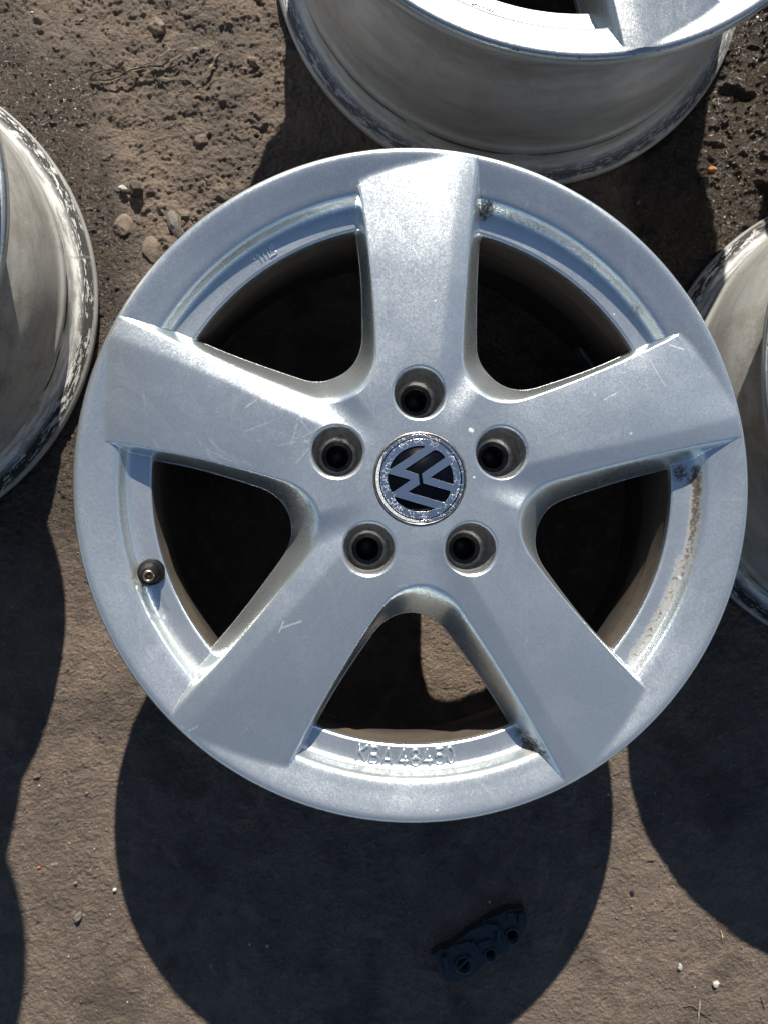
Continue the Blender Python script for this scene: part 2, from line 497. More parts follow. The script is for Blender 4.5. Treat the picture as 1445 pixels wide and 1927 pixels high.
LUGR = 56.0
def wheel_fields(x, y):
    r = np.hypot(x, y)
    phi = np.mod(np.degrees(np.arctan2(x, y)), 72.0)          # clockwise from the spoke axis
    u1 = np.radians(phi); u2 = np.radians(phi - 72)
    x1, y1 = r * np.sin(u1), r * np.cos(u1)
    x2, y2 = r * np.sin(u2), r * np.cos(u2)
    A = inter_round(x1 - ev(cXR, y1), ev(cXL, y2) - x2, 44.0)
    B = inter_round(x1 - ev(cXRb, y1), ev(cXLb, y2) - x2, 41.0)
    return r, phi, x1, y1, x2, y2, A, B

def height(x, y):
    r, phi, x1, y1, x2, y2, A, B = wheel_fields(x, y)
    right = phi < 36
    xs = np.where(right, x1, x2); ys_ = np.where(right, y1, y2)
    rr = np.sqrt(np.maximum(r, 1) ** 2 + 0) ; rr = np.where(r < 50, 50 - (50 - r) * .2, r)
    arch = 2.4 * (1 - ((rr - 112) / 95) ** 2)
    tilt = .055 * xs * sstep(45, 105, ys_)
    zp = -.77 + arch * 1.0 + tilt
    # the crease and the falling facet on the right side of each spoke
    xc = np.interp(ys_, [40, 65, 105, 134, 174, 214], [9, 12.2, 15.6, 19.7, 23.2, 25.6])
    sl = np.interp(ys_, [30, 60, 90, 130, 180, 215], [.20, .26, .25, .20, .155, .10])
    sp = .5 * ((xs - xc) + np.sqrt((xs - xc) ** 2 + 2.6))
    tilt = tilt * sstep(0, 24, ys_ * math.sin(math.radians(36)) - np.abs(xs) * math.cos(math.radians(36)))
    tilt = tilt - .0008 * (xs + 2) ** 2 * sstep(60, 110, ys_) * sstep(0, 24, ys_ * math.sin(math.radians(36)) - np.abs(xs) * math.cos(math.radians(36)))
    zp = -1.3 + arch + tilt + 1.5 * sstep(150, 216, ys_) * sstep(4, 40, xs) - 1.1 * sstep(140, 214, r) * sstep(26, -14, xs)
    bis = ys_ * math.sin(math.radians(36)) - xs * math.cos(math.radians(36))
    fade = sstep(33, 60, r) * np.where(right, sstep(0, 22, bis), 0)
    zp = zp - sl * sp * fade
    run = np.maximum(A - B, 3.0)
    u = A / run
    e = np.where(right, 5.0, 3.1)
    e = e + (3.0 - e) * sstep(16, 0, np.abs(ys_ * math.sin(math.radians(36)) - np.abs(xs) * math.cos(math.radians(36))))
    e = e / run
    f = (np.sqrt(np.maximum(u, 0) ** 2 + e ** 2) - e) / (np.sqrt(1 + e ** 2) - e)
    # concave flare at the foot of the wall (a soft second ledge)
    zw = zp - 24.0 * f
    z = smax(zw, z_rim(r), np.where(r > 199, .8, 2.2))
    z = np.where(r > 216.8, np.minimum(z, z_rim(r) + .05 + .6 * sstep(218.3, 216.8, r)), z)
    # lug bores: softly rounded entry
    for k in range(5):
        a = math.radians(90 + 72 * k)
        d = np.hypot(x - LUGR * math.cos(a), y - LUGR * math.sin(a))
        t = np.clip((18.6 - d) / 1.9, 0, .985)
        z = z - 1.9 * (1 - np.sqrt(1 - t * t))
    # hub cap seat edge
    t = np.clip((31.0 - r) / .8, 0, .9); z = z - .6 * (1 - np.sqrt(1 - t * t))
    # cast recess beside the valve
    px, py = x + 172.5, y + 78.0
    ax = math.radians(-64)
    a_ = px * math.cos(ax) + py * math.sin(ax); b_ = -px * math.sin(ax) + py * math.cos(ax)
    q = np.sqrt((np.maximum(np.abs(a_) - 9, 0)) ** 2 + b_ ** 2)
    z = z - .45 * sstep(6.2, 2.6, q)
    return z

def cut_field(x, y):
    r, phi, x1, y1, x2, y2, A, B = wheel_fields(x, y)
    W = np.minimum(B, 175.75 - r)
    k = np.full(x.shape, 1e9)
    for i in range(5):
        a = math.radians(90 + 72 * i)
        k = np.minimum(k, np.hypot(x - LUGR * math.cos(a), y - LUGR * math.sin(a)) - 16.75)
    return np.minimum(-W, k)

DIRT = [(47, 184, 7.2, 0.68), (43, 190, 5.8, 0.36), (150, 117, 7.2, 0.36), (181, 6, 7.2, 0.68), (187, 0, 5.8, 0.50), (175, 11, 7.2, 0.43),
        (73, -175, 7.2, 0.72), (68, -168, 5.8, 0.58), (79, -179, 5.8, 0.50), (148, -122, 7.2, 0.43), (-70, -175, 5.8, 0.40), (-180, -66, 5.8, 0.36),
        (67, -155, 5.1, 0.29), (97, -197, 5.8, 0.32), (103, -194, 5.8, 0.36), (30, 30, 0.0, 0.00)]
# (radius, half width, from angle, to angle, amount at both ends): grime lying in the groove
DARC = [(190.5, 3.0, 2, -20, .85, .55), (188, 4.5, -16, -40, .55, .5), (191, 2.2, 74, 42, .38, .22), (190, 3.2, -66, -84, .5, .15), (189, 3.5, 204, 231, .3, .5),
        (191, 2.2, 172, 110, .12, .2), (189, 3, -98, -112, .1, .4)]
rs_ = np.random.RandomState(11)
SCR = []          # hairline scratches and scuffs: x0, y0, x1, y1, half width, strength
for _ in range(22):
    cx_, cy_ = -146 + rs_.randn() * 15, 16 + rs_.randn() * 6
    SCR.append((cx_, cy_, cx_ + 7 + rs_.randn() * 3, cy_ - 6 + rs_.randn() * 2, .28, .35))
for _ in range(14):
    cx_, cy_ = -75 + rs_.randn() * 18, 22 + rs_.randn() * 9; a_ = .5 + rs_.randn() * .5; L_ = 8 + 10 * rs_.rand()
    SCR.append((cx_, cy_, cx_ + L_ * math.cos(a_), cy_ + L_ * math.sin(a_), .22, .35))
for _ in range(34):
    rr_ = 60 + 150 * rs_.rand() ** .7; t_ = rs_.rand() * 6.28; a_ = rs_.rand() * 6.28; L_ = 3 + 14 * rs_.rand() ** 2
    cx_, cy_ = rr_ * math.cos(t_), rr_ * math.sin(t_)
    SCR.append((cx_, cy_, cx_ + L_ * math.cos(a_), cy_ + L_ * math.sin(a_), .2, .2 + .4 * rs_.rand()))
SCR += [(146, 95, 164, 62, .15, .35), (-88, -95, -76, -91, .4, .9), (-90, -98, -87, -91, .35, .8), (-152, -162, -140, -156, .4, .8), (-150, -156, -144, -165, .4, .7),
        (33, 32, 34, 31.4, 1.5, 1.0), (35, 1, 35.3, 1, .8, .9), (40, -30, 41, -31, .8, .7), (139, 30, 139.4, 30, .8, .7), (-176, 20, -175.7, 20, .9, .6), (178, -65, 178.5, -66, .8, .9)]

def build_face():
    radii = np.concatenate([np.arange(30.35, 60, .55), np.arange(60, 174.6, .75), np.arange(174.6, 196.5, .42), np.arange(196.5, 216.5, .8), np.arange(216.5, 220.45, .3), [220.5]])
    NA = 1500
    ang = np.arange(NA) * 2 * np.pi / NA
    Rg, Ag = np.meshgrid(radii, ang, indexing='ij')
    X = Rg * np.cos(Ag); Y = Rg * np.sin(Ag)
    K = cut_field(X, Y)
    nr = len(radii)
    idx = np.arange(nr * NA).reshape(nr, NA)
    i = np.arange(nr - 1)[:, None]; j = np.arange(NA)[None]; j2 = (j + 1) % NA
    Q = np.stack([idx[i, j], idx[i + 1, j], idx[i + 1, j2], idx[i, j2]], -1).reshape(-1, 4)
    Kf = K.ravel(); Xf = X.ravel(); Yf = Y.ravel()
    pos = Kf[Q] > 0
    cnt = pos.sum(1)
    full = Q[cnt == 4]
    mixed = Q[(cnt > 0) & (cnt < 4)]
    nx, ny = [], []; cache = {}; base = nr * NA; tris = []; segs = []
    def cutv(a, b):
        key = (a, b) if a < b else (b, a)
        if key in cache: return cache[key]
        a_, b_ = key
        t = Kf[a_] / (Kf[a_] - Kf[b_])
        nx.append(Xf[a_] + (Xf[b_] - Xf[a_]) * t); ny.append(Yf[a_] + (Yf[b_] - Yf[a_]) * t)
        cache[key] = base + len(nx) - 1
        return cache[key]
    for q in mixed.tolist():
        for tri in ((q[0], q[1], q[2]), (q[0], q[2], q[3])):
            s = [Kf[v] > 0 for v in tri]; c = sum(s)
            if c == 0: continue
            if c == 3: tris.append(tri); continue
            if c == 1:
                p = s.index(True); a, b, c_ = tri[p], tri[(p + 1) % 3], tri[(p + 2) % 3]
                v1, v2 = cutv(a, b), cutv(a, c_)
                tris.append((a, v1, v2)); segs.append((v1, v2))
            else:
                p = s.index(False); a, b, c_ = tri[p], tri[(p + 1) % 3], tri[(p + 2) % 3]
                v1, v2 = cutv(a, b), cutv(a, c_)
                tris.append((v1, b, c_)); tris.append((v1, c_, v2)); segs.append((v2, v1))
    AX = np.concatenate([Xf, nx]); AY = np.concatenate([Yf, ny])
    tris = np.array(tris); segs = np.array(segs)
    used = np.zeros(len(AX), bool); used[full.ravel()] = True; used[tris.ravel()] = True
    remap = np.cumsum(used) - 1
    AX = AX[used]; AY = AY[used]; full = remap[full]; tris = remap[tris]; segs = remap[segs]
    Z = height(AX, AY)
    d = .12
    gx = (height(AX + d, AY) - height(AX - d, AY)) / (2 * d)
    gy = (height(AX, AY + d) - height(AX, AY - d)) / (2 * d)
    r = np.hypot(AX, AY)
    N = np.stack([-gx, -gy, np.ones_like(gx)], -1); N /= np.linalg.norm(N, axis=1, keepdims=True)
    outer = r > 220.35
    N[outer] = np.stack([AX[outer] / r[outer], AY[outer] / r[outer], np.full(outer.sum(), .15)], -1)
    V = np.stack([AX, AY, Z], -1)
    # skirt below every cut edge: rounded arris then a wall
    bv = np.unique(segs.ravel())
    gk = .2
    kx = (cut_field(AX[bv] + gk, AY[bv]) - cut_field(AX[bv] - gk, AY[bv])); ky = (cut_field(AX[bv], AY[bv] + gk) - cut_field(AX[bv], AY[bv] - gk))
    nn = np.hypot(kx, ky) + 1e-9; ox, oy = -kx / nn, -ky / nn       # towards the opening
    lugv = np.zeros(len(bv), bool)
    for i_ in range(5):
        a = math.radians(90 + 72 * i_)
        lugv |= np.hypot(AX[bv] - LUGR * math.cos(a), AY[bv] - LUGR * math.sin(a)) < 18
    depth = np.where(lugv, 3.0, 4.5)
    rows = []; norms = []
    for off, dz, hz in ((0, 0, .35), (.38, -.45, .85), (.5, -1.1, 1), (.5, None, 1)):
        zz = Z[bv] + (dz if dz is not None else -depth)
        rows.append(np.stack([AX[bv] + ox * off, AY[bv] + oy * off, zz], -1))
        nv = np.stack([ox * hz, oy * hz, np.full(len(bv), 1 - hz + .02)], -1); norms.append(nv / np.linalg.norm(nv, axis=1, keepdims=True))
    base = len(V); nb = len(bv)
    loc = {v: n_ for n_, v in enumerate(bv.tolist())}
    S = np.array([[loc[a], loc[b]] for a, b in segs.tolist()])
    sk = []
    for lv in range(3):
        o0 = base + lv * nb; o1 = base + (lv + 1) * nb
        sk.append(np.stack([o0 + S[:, 1], o0 + S[:, 0], o1 + S[:, 0], o1 + S[:, 1]], -1))
    V = np.concatenate([V] + rows); N = np.concatenate([N] + norms)
    quads = np.concatenate([full] + sk)
    dirt = np.zeros(len(V))
    for (dx, dy, dr, a) in DIRT:
        if dr: dirt = np.maximum(dirt, a * np.exp(-((V[:, 0] - dx) ** 2 + (V[:, 1] - dy) ** 2) / dr ** 2) * (V[:, 2] < -1.8))
    rv = np.hypot(V[:, 0], V[:, 1]); av = np.degrees(np.arctan2(V[:, 1], V[:, 0]))
    for (r0, w_, a0, a1, m0, m1) in DARC:
        lo, hi = min(a0, a1), max(a0, a1)
        aa = np.where(av < lo - 60, av + 360, av)
        t_ = np.clip((aa - a0) / (a1 - a0), 0, 1)
        ins = sstep(lo - 3, lo + 1, aa) * sstep(hi + 3, hi - 1, aa)
        dirt = np.maximum(dirt, (m0 + (m1 - m0) * t_) * ins * np.exp(-((rv - r0) / w_) ** 2) * (V[:, 2] < -2.5))
    scr = np.zeros(len(V))
    for (x0_, y0_, x1_, y1_, w_, st_) in SCR:
        sel = np.nonzero((V[:, 0] > min(x0_, x1_) - 3) & (V[:, 0] < max(x0_, x1_) + 3) & (V[:, 1] > min(y0_, y1_) - 3) & (V[:, 1] < max(y0_, y1_) + 3))[0]
        if not len(sel): continue
        p = V[sel, :2] - (x0_, y0_); dv = np.array([x1_ - x0_, y1_ - y0_]); t_ = np.clip(p @ dv / (dv @ dv), 0, 1)
        dd_ = np.hypot(*(p - t_[:, None] * dv).T)
        scr[sel] = np.maximum(scr[sel], st_ * sstep(w_ + .28, w_ * .4, dd_))
    edge = np.exp(-((np.hypot(V[:, 0], V[:, 1]) - 219.6) / 1.0) ** 2)
    return np_mesh('wheel_face', V * .001, [quads, tris], N=N, attrs={'dirt': dirt, 'edge': edge, 'scratch': scr})

OUT = [(220.5, -4.7), (220.7, -6), (220.6, -8), (218.5, -10.2), (212, -11.8), (206.5, -14.5), (204.2, -20), (203.6, -30), (202.5, -36), (198, -43), (191, -50), (187, -57), (186, -66), (188, -77),
       (193, -89), (197.5, -102), (199.5, -118), (200, -136), (200.6, -146), (202.8, -150), (203.0, -154), (201.6, -157), (202.2, -160), (203.4, -168), (205.5, -171.6), (210.5, -173.2), (214.5, -174.0), (217.8, -175.2), (220.2, -178), (220.6, -181), (219.4, -184), (215, -184.6), (209, -184.3), (206, -182.5), (204.8, -178), (203, -172)]
INN = [(203, -172), (199.5, -160), (197, -140), (195.5, -118), (191.5, -102), (186, -86), (183, -78), (179.5, -76.5), (178.2, -70), (177.8, -60), (177.2, -46), (175.9, -44.5), (175.6, -32), (175.55, -21.5)]
prof = smooth_profile(OUT, 5)[:-1] + smooth_profile(INN, 6)
KZ = ZH / .1846
L_OUT = .001 * sum(math.hypot(b[0] - a[0], (b[1] - a[1]) * KZ) for a, b in zip(smooth_profile(OUT, 5)[:-1], smooth_profile(OUT, 5)[1:]))
INNER_FROM = L_OUT

paint = silver_paint()
paint_darkened = silver_paint('darkened_silver_paint', (.48, .505, .51), True, .30)  # same silver paint, colour darkened to hold down the sun glare
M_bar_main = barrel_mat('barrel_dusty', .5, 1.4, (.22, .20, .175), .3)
M_bar_clean = barrel_mat('barrel_grey', .8, .3, (.60, .61, .61), .25)
M_bar_white = barrel_mat('barrel_pale', 1.15, .7, (.42, .42, .405), .12)
M_black = simple('black_rubber', (.008, .008, .009), .62, bump=.2)
M_black.node_tree.nodes['Principled BSDF'].inputs['Specular IOR Level'].default_value = .2
M_bore = simple('bore_metal', (.55, .55, .55), .42, .75, (.34, .33, .32), .25)
_n = M_bore.node_tree; _k = NT(_n); _b = _n.nodes['Principled BSDF']
_pos = _k.new('ShaderNodeNewGeometry').outputs['Position']
_old = _b.inputs['Base Color'].links[0].from_socket
_f = _k.ramp(_k.noise(_pos, 95, 5, .7), .55, .72)
_n.links.new(_k.mix(_f, _old, rgb(.10, .065, .04)), _b.inputs['Base Color'])
_n.links.new(_k.math('MULTIPLY', _k.math('SUBTRACT', 1.0, _f), .75), _b.inputs['Metallic'])
M_hole = simple('dark_bore', (.05, .05, .052), .38, .5, (.02, .019, .018))
M_brass = simple('nickelled_brass', (.60, .47, .34), .32, 1.0, (.45, .35, .25))
M_bezel = simple('worn_chrome', (.52, .48, .45), .30, .95, (.22, .19, .17))
M_weight = simple('zinc_weight', (.5, .53, .56), .3, .9, (.4, .43, .46))

wheel_face_me = build_face()
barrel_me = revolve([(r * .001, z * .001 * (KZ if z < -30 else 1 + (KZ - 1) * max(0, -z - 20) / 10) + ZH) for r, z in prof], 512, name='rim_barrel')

# lug bore: tapered cup with a stepped seat, local z from the hub surface down
bore_prof = smooth_profile([(16.9, -1.2), (16.3, -3.5), (15.6, -9), (14.9, -16), (14.2, -21), (12.6, -24.5), (10.6, -26.5)], 4)
bore_me = revolve([(r * .001, z * .001) for r, z in bore_prof], 72, name='lug_bore')
seat_prof = [(10.6, -26.5), (10.4, -26.9), (9.6, -27.6), (8.2, -27.4), (7.6, -28.2), (7.4, -34), (7.2, -46), (0.01, -46.2)]
seat_me = revolve([(r * .001, z * .001) for r, z in seat_prof], 48, name='bolt_seat')
for me_ in (bore_me, seat_me):
    me_.flip_normals()

# hub cap
def cap_pt(p):  # tracing coordinates of the cap -> metres on the cap
    return ((p[0] - 712) * .0000476, -(p[1] - 751) * .0000476)
capbody_me = revolve([(.0288, -.004), (.0288, -.0004), (0.00001, -.0004)], 160, name='cap_body')
bezel_me = revolve([(.03025, -.003), (.03025, -.0002), (.0300, .0004), (.0296, .0006), (.0293, .0005), (.0291, .0001), (.0290, -.0006)], 160, name='cap_bezel')
def arc(cx, cy, rad, a0, a1, n=24):
    return [(cx + rad * math.cos(math.radians(a0 + (a1 - a0) * t / n)), cy + rad * math.sin(math.radians(a0 + (a1 - a0) * t / n))) for t in range(n + 1)]
E0 = (720, 755); ER = 450
def ang_of(p): return math.degrees(math.atan2(p[1] - E0[1], p[0] - E0[0]))
s1 = arc(*E0, ER, ang_of((298, 600)), ang_of((778, 312)) if ang_of((778, 312)) < 0 else 0)
# angle runs through -180..-90 (screen coordinates, y down)
a_start = ang_of((298, 608)); a_end = ang_of((772, 310))
a_start = a_start - 360 if a_start > 0 else a_start
S1 = round_poly(arc(*E0, ER, a_start, a_end, 20), 0) 
S1 = round_poly([S1[0]] + S1[1:-1] + [S1[-1], (784, 322)] + [(312, 628)], 6, 3)
S2 = round_poly([(495, 634), (915, 356), (985, 385), (1063, 462), (737, 688), (755, 818), (1136, 924), (1095, 1010), (1042, 1084), (536, 938), (702, 832), (686, 695)],
                [14, 34, 10, 34, 4, 4, 40, 10, 34, 14, 4, 4], 5)
S3 = round_poly([(846, 738), (1122, 556), (1150, 630), (1168, 720), (1165, 835)], [16, 26, 60, 60, 20], 5)
S4 = round_poly([(274, 684), (592, 770), (328, 950), (295, 880), (272, 800), (268, 740)], [18, 14, 24, 50, 50, 50], 5)
b0 = ang_of((352, 1010)); b1 = ang_of((905, 1165))
S5 = round_poly([(356, 994), (920, 1158)] + arc(*E0, ER, b1, b0, 20)[1:-1], 8, 3)
disc = arc(718, 755, 545, 0, 360, 96)[:-1]
cut = [S1, S2, S3, S4, S5]
emblem_me = curve_mesh('emblem_plate', [[cap_pt(p) for p in pl] for pl in [disc] + cut], .0003, .00006, .0001)
ringo = arc(712, 751, 600, 0, 360, 96)[:-1]; ringi = arc(718, 755, 563, 0, 360, 96)[:-1]
capring_me = curve_mesh('cap_ring', [[cap_pt(p) for p in pl] for pl in [ringo, ringi]], .0003, .00005, .0001)

m, nt, n_, l_, b_ = mat_new('emblem_chrome'); k_ = NT(nt)
tcx = k_.new('ShaderNodeTexCoord').outputs['Object']
ln = k_.new('ShaderNodeVectorMath', operation='LENGTH'); l_.new(tcx, ln.inputs[0])
sep = k_.new('ShaderNodeSeparateXYZ'); l_.new(tcx, sep.inputs[0])
# corrosion grows inwards from the cap's edge, mostly on its left side
left_ = k_.math('MULTIPLY', k_.ramp(k_.math('MULTIPLY', k_.math('ADD', sep.outputs[0], k_.math('MULTIPLY', sep.outputs[1], .55)), -1.0), .006, .026), .0032)
edge_ = k_.math('ADD', ln.outputs['Value'], left_)
rot_ = k_.ramp(k_.math('ADD', k_.math('MULTIPLY', k_.math('SUBTRACT', k_.noise(tcx, 520, 5, .65, .8), .5), .0075), edge_), .0292, .0297)
vein = k_.new('ShaderNodeTexVoronoi', feature='DISTANCE_TO_EDGE'); vein.inputs['Scale'].default_value = 330
dd = k_.new('ShaderNodeVectorMath', operation='ADD'); l_.new(tcx, dd.inputs[0])
dn = k_.new('ShaderNodeTexNoise'); dn.inputs['Scale'].default_value = 500; l_.new(tcx, dn.inputs['Vector'])
dsc = k_.new('ShaderNodeVectorMath', operation='SCALE'); l_.new(dn.outputs['Color'], dsc.inputs[0]); dsc.inputs['Scale'].default_value = .003; l_.new(dsc.outputs[0], dd.inputs[1]); l_.new(dd.outputs[0], vein.inputs['Vector'])
crack = k_.math('MULTIPLY', k_.math('LESS_THAN', vein.outputs['Distance'], .045), k_.math('MULTIPLY', k_.ramp(edge_, .0205, .0255), k_.ramp(k_.noise(tcx, 160, 2), .47, .56)))
rot_ = k_.math('MAXIMUM', rot_, k_.math('MULTIPLY', crack, .7))
l_.new(k_.mix(rot_, rgb(.95, .96, .97), k_.mix(k_.ramp(k_.noise(tcx, 900, 3), .4, .6), rgb(.62, .65, .68), rgb(.42, .43, .44))), b_.inputs['Base Color'])
l_.new(k_.mixf(rot_, 1.0, .15), b_.inputs['Metallic'])
l_.new(k_.mixf(rot_, .22, .6), b_.inputs['Roughness'])
l_.new(k_.bump(k_.math('MULTIPLY', rot_, k_.noise(tcx, 1500, 3)), .6, .0008), b_.inputs['Normal'])
M_emblem = m
M_capblack = simple('gloss_black', (.003, .004, .008), .30)
M_capblack.node_tree.nodes['Principled BSDF'].inputs['Specular IOR Level'].default_value = .04

# raised lettering: strokes laid along the sloping ledge
def stroke_tubes(strokes, rad=.00062, place=None, nside=8):
    V = []; F = []
    for st in strokes:
        pts = [np.array(place(p)) for p in st]
        rs = [pts[0]]
        for a, b in zip(pts[:-1], pts[1:]):
            L = np.linalg.norm(b - a); m_ = max(1, int(L / .0006))
            for q in range(1, m_ + 1): rs.append(a + (b - a) * q / m_)
        P = np.array(rs); n_p = len(P)
        T = np.gradient(P, axis=0) if n_p > 2 else np.tile(P[-1] - P[0], (n_p, 1))
        T /= np.linalg.norm(T, axis=1, keepdims=True) + 1e-12
        up = np.array([0, 0, 1.0]); base = len(V)
        # rounded ends
        for e_, (p, t) in enumerate(zip(P, T)):
            s = np.cross(t, up); s /= np.linalg.norm(s) + 1e-12; uu = np.cross(s, t)
            for q in range(nside):
                th = 2 * math.pi * q / nside
                V.append(p + (s * math.cos(th) * rad + uu * math.sin(th) * rad * .8))
        for e_ in range(n_p - 1):
            for q in range(nside):
                a = base + e_ * nside + q; b = base + e_ * nside + (q + 1) % nside
                F.append((a, b, b + nside, a + nside))
        for e_, sgn in ((0, -1), (n_p - 1, 1)):
            c = len(V); V.append(P[e_] + T[e_] * rad * .8 * sgn)
            c0 = base + e_ * nside
            for q in range(nside):
                a = c0 + q; b = c0 + (q + 1) % nside
                F.append((a, b, c, c) if sgn > 0 else (b, a, c, c))
    V = np.array(V)
    quads = np.array([f for f in F if f[2] != f[3]]); tr = np.array([f[:3] for f in F if f[2] == f[3]])
    return V, quads, tr

def surf(x, y, lift=.0):   # x,y in mm
    return (x * .001, y * .001, ZH + float(height(np.array([x]), np.array([y]))[0]) * .001 + lift)

def ell(cx, cy, rx, ry, a0=0, a1=360, n=14):
    return [(cx + rx * math.cos(math.radians(a0 + (a1 - a0) * t / n)), cy + ry * math.sin(math.radians(a0 + (a1 - a0) * t / n))) for t in range(n + 1)]
GL = {  # unit glyphs, width about .55, height 1, origin at the centre
 'K': [[(-.25, -.5), (-.2, .5)], [(.3, .5), (-.2, -.02)], [(-.1, .08), (.27, -.5)]],
 'B': [[(-.25, -.5), (-.25, .5), (.05, .5)] + ell(.05, .26, .2, .24, 90, -90, 8) + [(-.25, .02)], [(.05, .02)] + ell(.05, -.24, .24, .26, 90, -90, 8) + [(-.25, -.5)]],
 'A': [[(-.28, -.5), (0, .5), (.28, -.5)], [(-.18, -.18), (.18, -.18)]],
 '4': [[(.02, .5), (-.26, -.22), (.28, -.22)], [(.12, .05), (.12, -.5)]],
 '8': [ell(0, .27, .21, .23, 0, 360, 12), ell(0, -.25, .26, .25, 0, 360, 12)],
 '5': [[(.22, .5), (-.18, .5), (-.22, .08)] + ell(-.02, -.18, .26, .3, 140, -130, 10)],
 '0': [ell(0, 0, .22, .5, 0, 360, 18)],
}
LET = [('K', -37.8), ('B', -29.2), ('A', -20.5), ('4', -10.0), ('8', -2.0), ('4', 6.0), ('5', 13.9), ('0', 21.3)]
strokes = []; marks = []
for ch, xx in LET:
    th = xx / 183.6
    for st in GL[ch]:
        out = []
        for gx_, gy_ in st:
            rr = 183.2 - gy_ * 10.2; tt = th + gx_ * 11.0 / 183.6
            out.append((rr * math.sin(tt), -rr * math.cos(tt)))
        strokes.append(out)
for st in ([(-109.4, 151.0), (-108.8, 149.0), (-107.3, 150.0), (-107.5, 151.5), (-106.1, 152.1), (-103.5, 147.2)],
           [(-103.6, 153.8), (-101.1, 149.0)], [(-101.2, 155.8), (-98.5, 150.4), (-94.1, 153.1), (-94.5, 154.6)],
           [(-97.8, 156.6), (-98.5, 158.0), (-97.3, 158.9), (-96.0, 158.0), (-96.3, 156.8)], [(-99.2, 157.0), (-97.9, 154.1)]):
    marks.append(st)
def dens(st, step=1.2):
    out = [st[0]]
    for a, b in zip(st[:-1], st[1:]):
        n = max(1, int(math.dist(a, b) / step))
        for q in range(1, n + 1): out.append((a[0] + (b[0] - a[0]) * q / n, a[1] + (b[1] - a[1]) * q / n))
    return out
Vt, Qt, Tt = stroke_tubes([dens(s) for s in strokes], .00092, lambda p: surf(p[0], p[1], .0006))
letter_me = np_mesh('embossed_lettering', Vt, [Qt, Tt])
Vt, Qt, Tt = stroke_tubes([dens(s) for s in marks], .00062, lambda p: surf(p[0], p[1], .0003))
mark_me = np_mesh('casting_mark', Vt, [Qt, Tt])

# valve
vz = ZH - .0140
rub_me = revolve([(.0002, -.002)] + [(r * .001, z * .001) for r, z in smooth_profile([(8.5, -3.0), (8.6, .6), (8.1, 2.2), (6.9, 3.2), (6.2, 4.6), (5.6, 9), (5.1, 13.0), (4.4, 14.0), (3.6, 14.2)], 3)], 48, name='valve_rubber')
tip_me = revolve([(r * .001, z * .001) for r, z in [(3.5, 12), (3.55, 17.2), (3.3, 17.8), (2.6, 17.9), (2.4, 17.4), (2.35, 13.0), (.8, 12.9), (.75, 15.6), (.01, 15.8)]], 40, name='valve_tip')
for me_ in (rub_me, tip_me): pass

def fix_normals(me):
    bm = bmesh.new(); bm.from_mesh(me); bmesh.ops.recalc_face_normals(bm, faces=bm.faces); bm.to_mesh(me); bm.free()
for me_ in (barrel_me, capbody_me, bezel_me, rub_me, tip_me, letter_me, mark_me): fix_normals(me_)

def box_mesh(name, sx, sy, sz, bev=.0008):
    bm = bmesh.new(); bmesh.ops.create_cube(bm, size=1)
    bmesh.ops.scale(bm, vec=(sx, sy, sz), verts=bm.verts)
    bmesh.ops.bevel(bm, geom=bm.edges[:], offset=bev, segments=2, affect='EDGES')
    me = bpy.data.meshes.new(name); bm.to_mesh(me); bm.free()
    return me
weight_me = box_mesh('balance_weight', .022, .004, .014)

def make_wheel(detail=True):
    t = empty('alloy_wheel')
    f = link('wheel_face', wheel_face_me, paint, t, (0, 0, ZH))
    link('rim_barrel', barrel_me, None, t); 
    if detail:
        for k in range(5):
            a = math.radians(90 + 72 * k)
            zc = ZH + float(height(np.array([(LUGR + 18.7) * math.cos(a)]), np.array([(LUGR + 18.7) * math.sin(a)]))[0]) * .001 - .0008
            lb = link('lug_bore', bore_me, None, t, (LUGR * .001 * math.cos(a), LUGR * .001 * math.sin(a), zc))
            link('bolt_seat', seat_me, None, lb)
        cp = link('hub_cap', capbody_me, None, t, (0, 0, ZH + .0004))
        link('emblem', emblem_me, None, cp); link('cap_ring', capring_me, None, cp); link('cap_bezel', bezel_me, None, cp)
        link('embossed_lettering', letter_me, None, t); link('casting_mark', mark_me, None, t)
        vl = link('valve_stem', rub_me, None, t, (-.1738, -.0600, vz - .001)); vl.rotation_euler = (math.radians(6), math.radians(9), 0)
        link('valve_tip', tip_me, None, vl)
    return t
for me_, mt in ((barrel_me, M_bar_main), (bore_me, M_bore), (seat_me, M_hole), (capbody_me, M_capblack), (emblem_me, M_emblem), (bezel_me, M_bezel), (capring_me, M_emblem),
                (letter_me, paint), (mark_me, paint), (rub_me, M_black), (tip_me, M_brass), (weight_me, M_weight)):
    me_.materials.clear(); me_.materials.append(mt)

def copy_tree(o, parent=None):
    c = o.copy(); C.objects.link(c); c.parent = parent
    for ch in list(o.children): copy_tree(ch, c)
    return c

GW = 'alloy wheels lying face up on the mud'
main = make_wheel()
tag(main, 'silver five-spoke alloy wheel lying whole in the middle, hub badge showing', 'wheel', GW)
others = [
 ('top', (WC['top'][0], WC['top'][1], 0), 127, M_bar_clean, 'silver alloy wheel cut off by the top edge, grey barrel side facing us'),
 ('right', (WC['right'][0], WC['right'][1], 0), 31, M_bar_white, 'alloy wheel half hidden under the right edge of the middle wheel, pale dusty barrel'),
 ('left', (WC['left'][0], WC['left'][1], 0), 11, M_bar_white, 'lower wheel of the stack at the left edge, off-white barrel with black chipped flange'),
 ('left2', (WC['left'][0] - .0015, WC['left'][1], ZH + .001), 40, M_bar_white, 'upper wheel of the stack at the left edge, resting on the chipped off-white one'),
 ('far', (WC['far'][0], WC['far'][1], 0), 5, M_bar_clean, 'alloy wheel beyond the wet mud strip at the upper right corner'),
]
wheels = {'main': main}
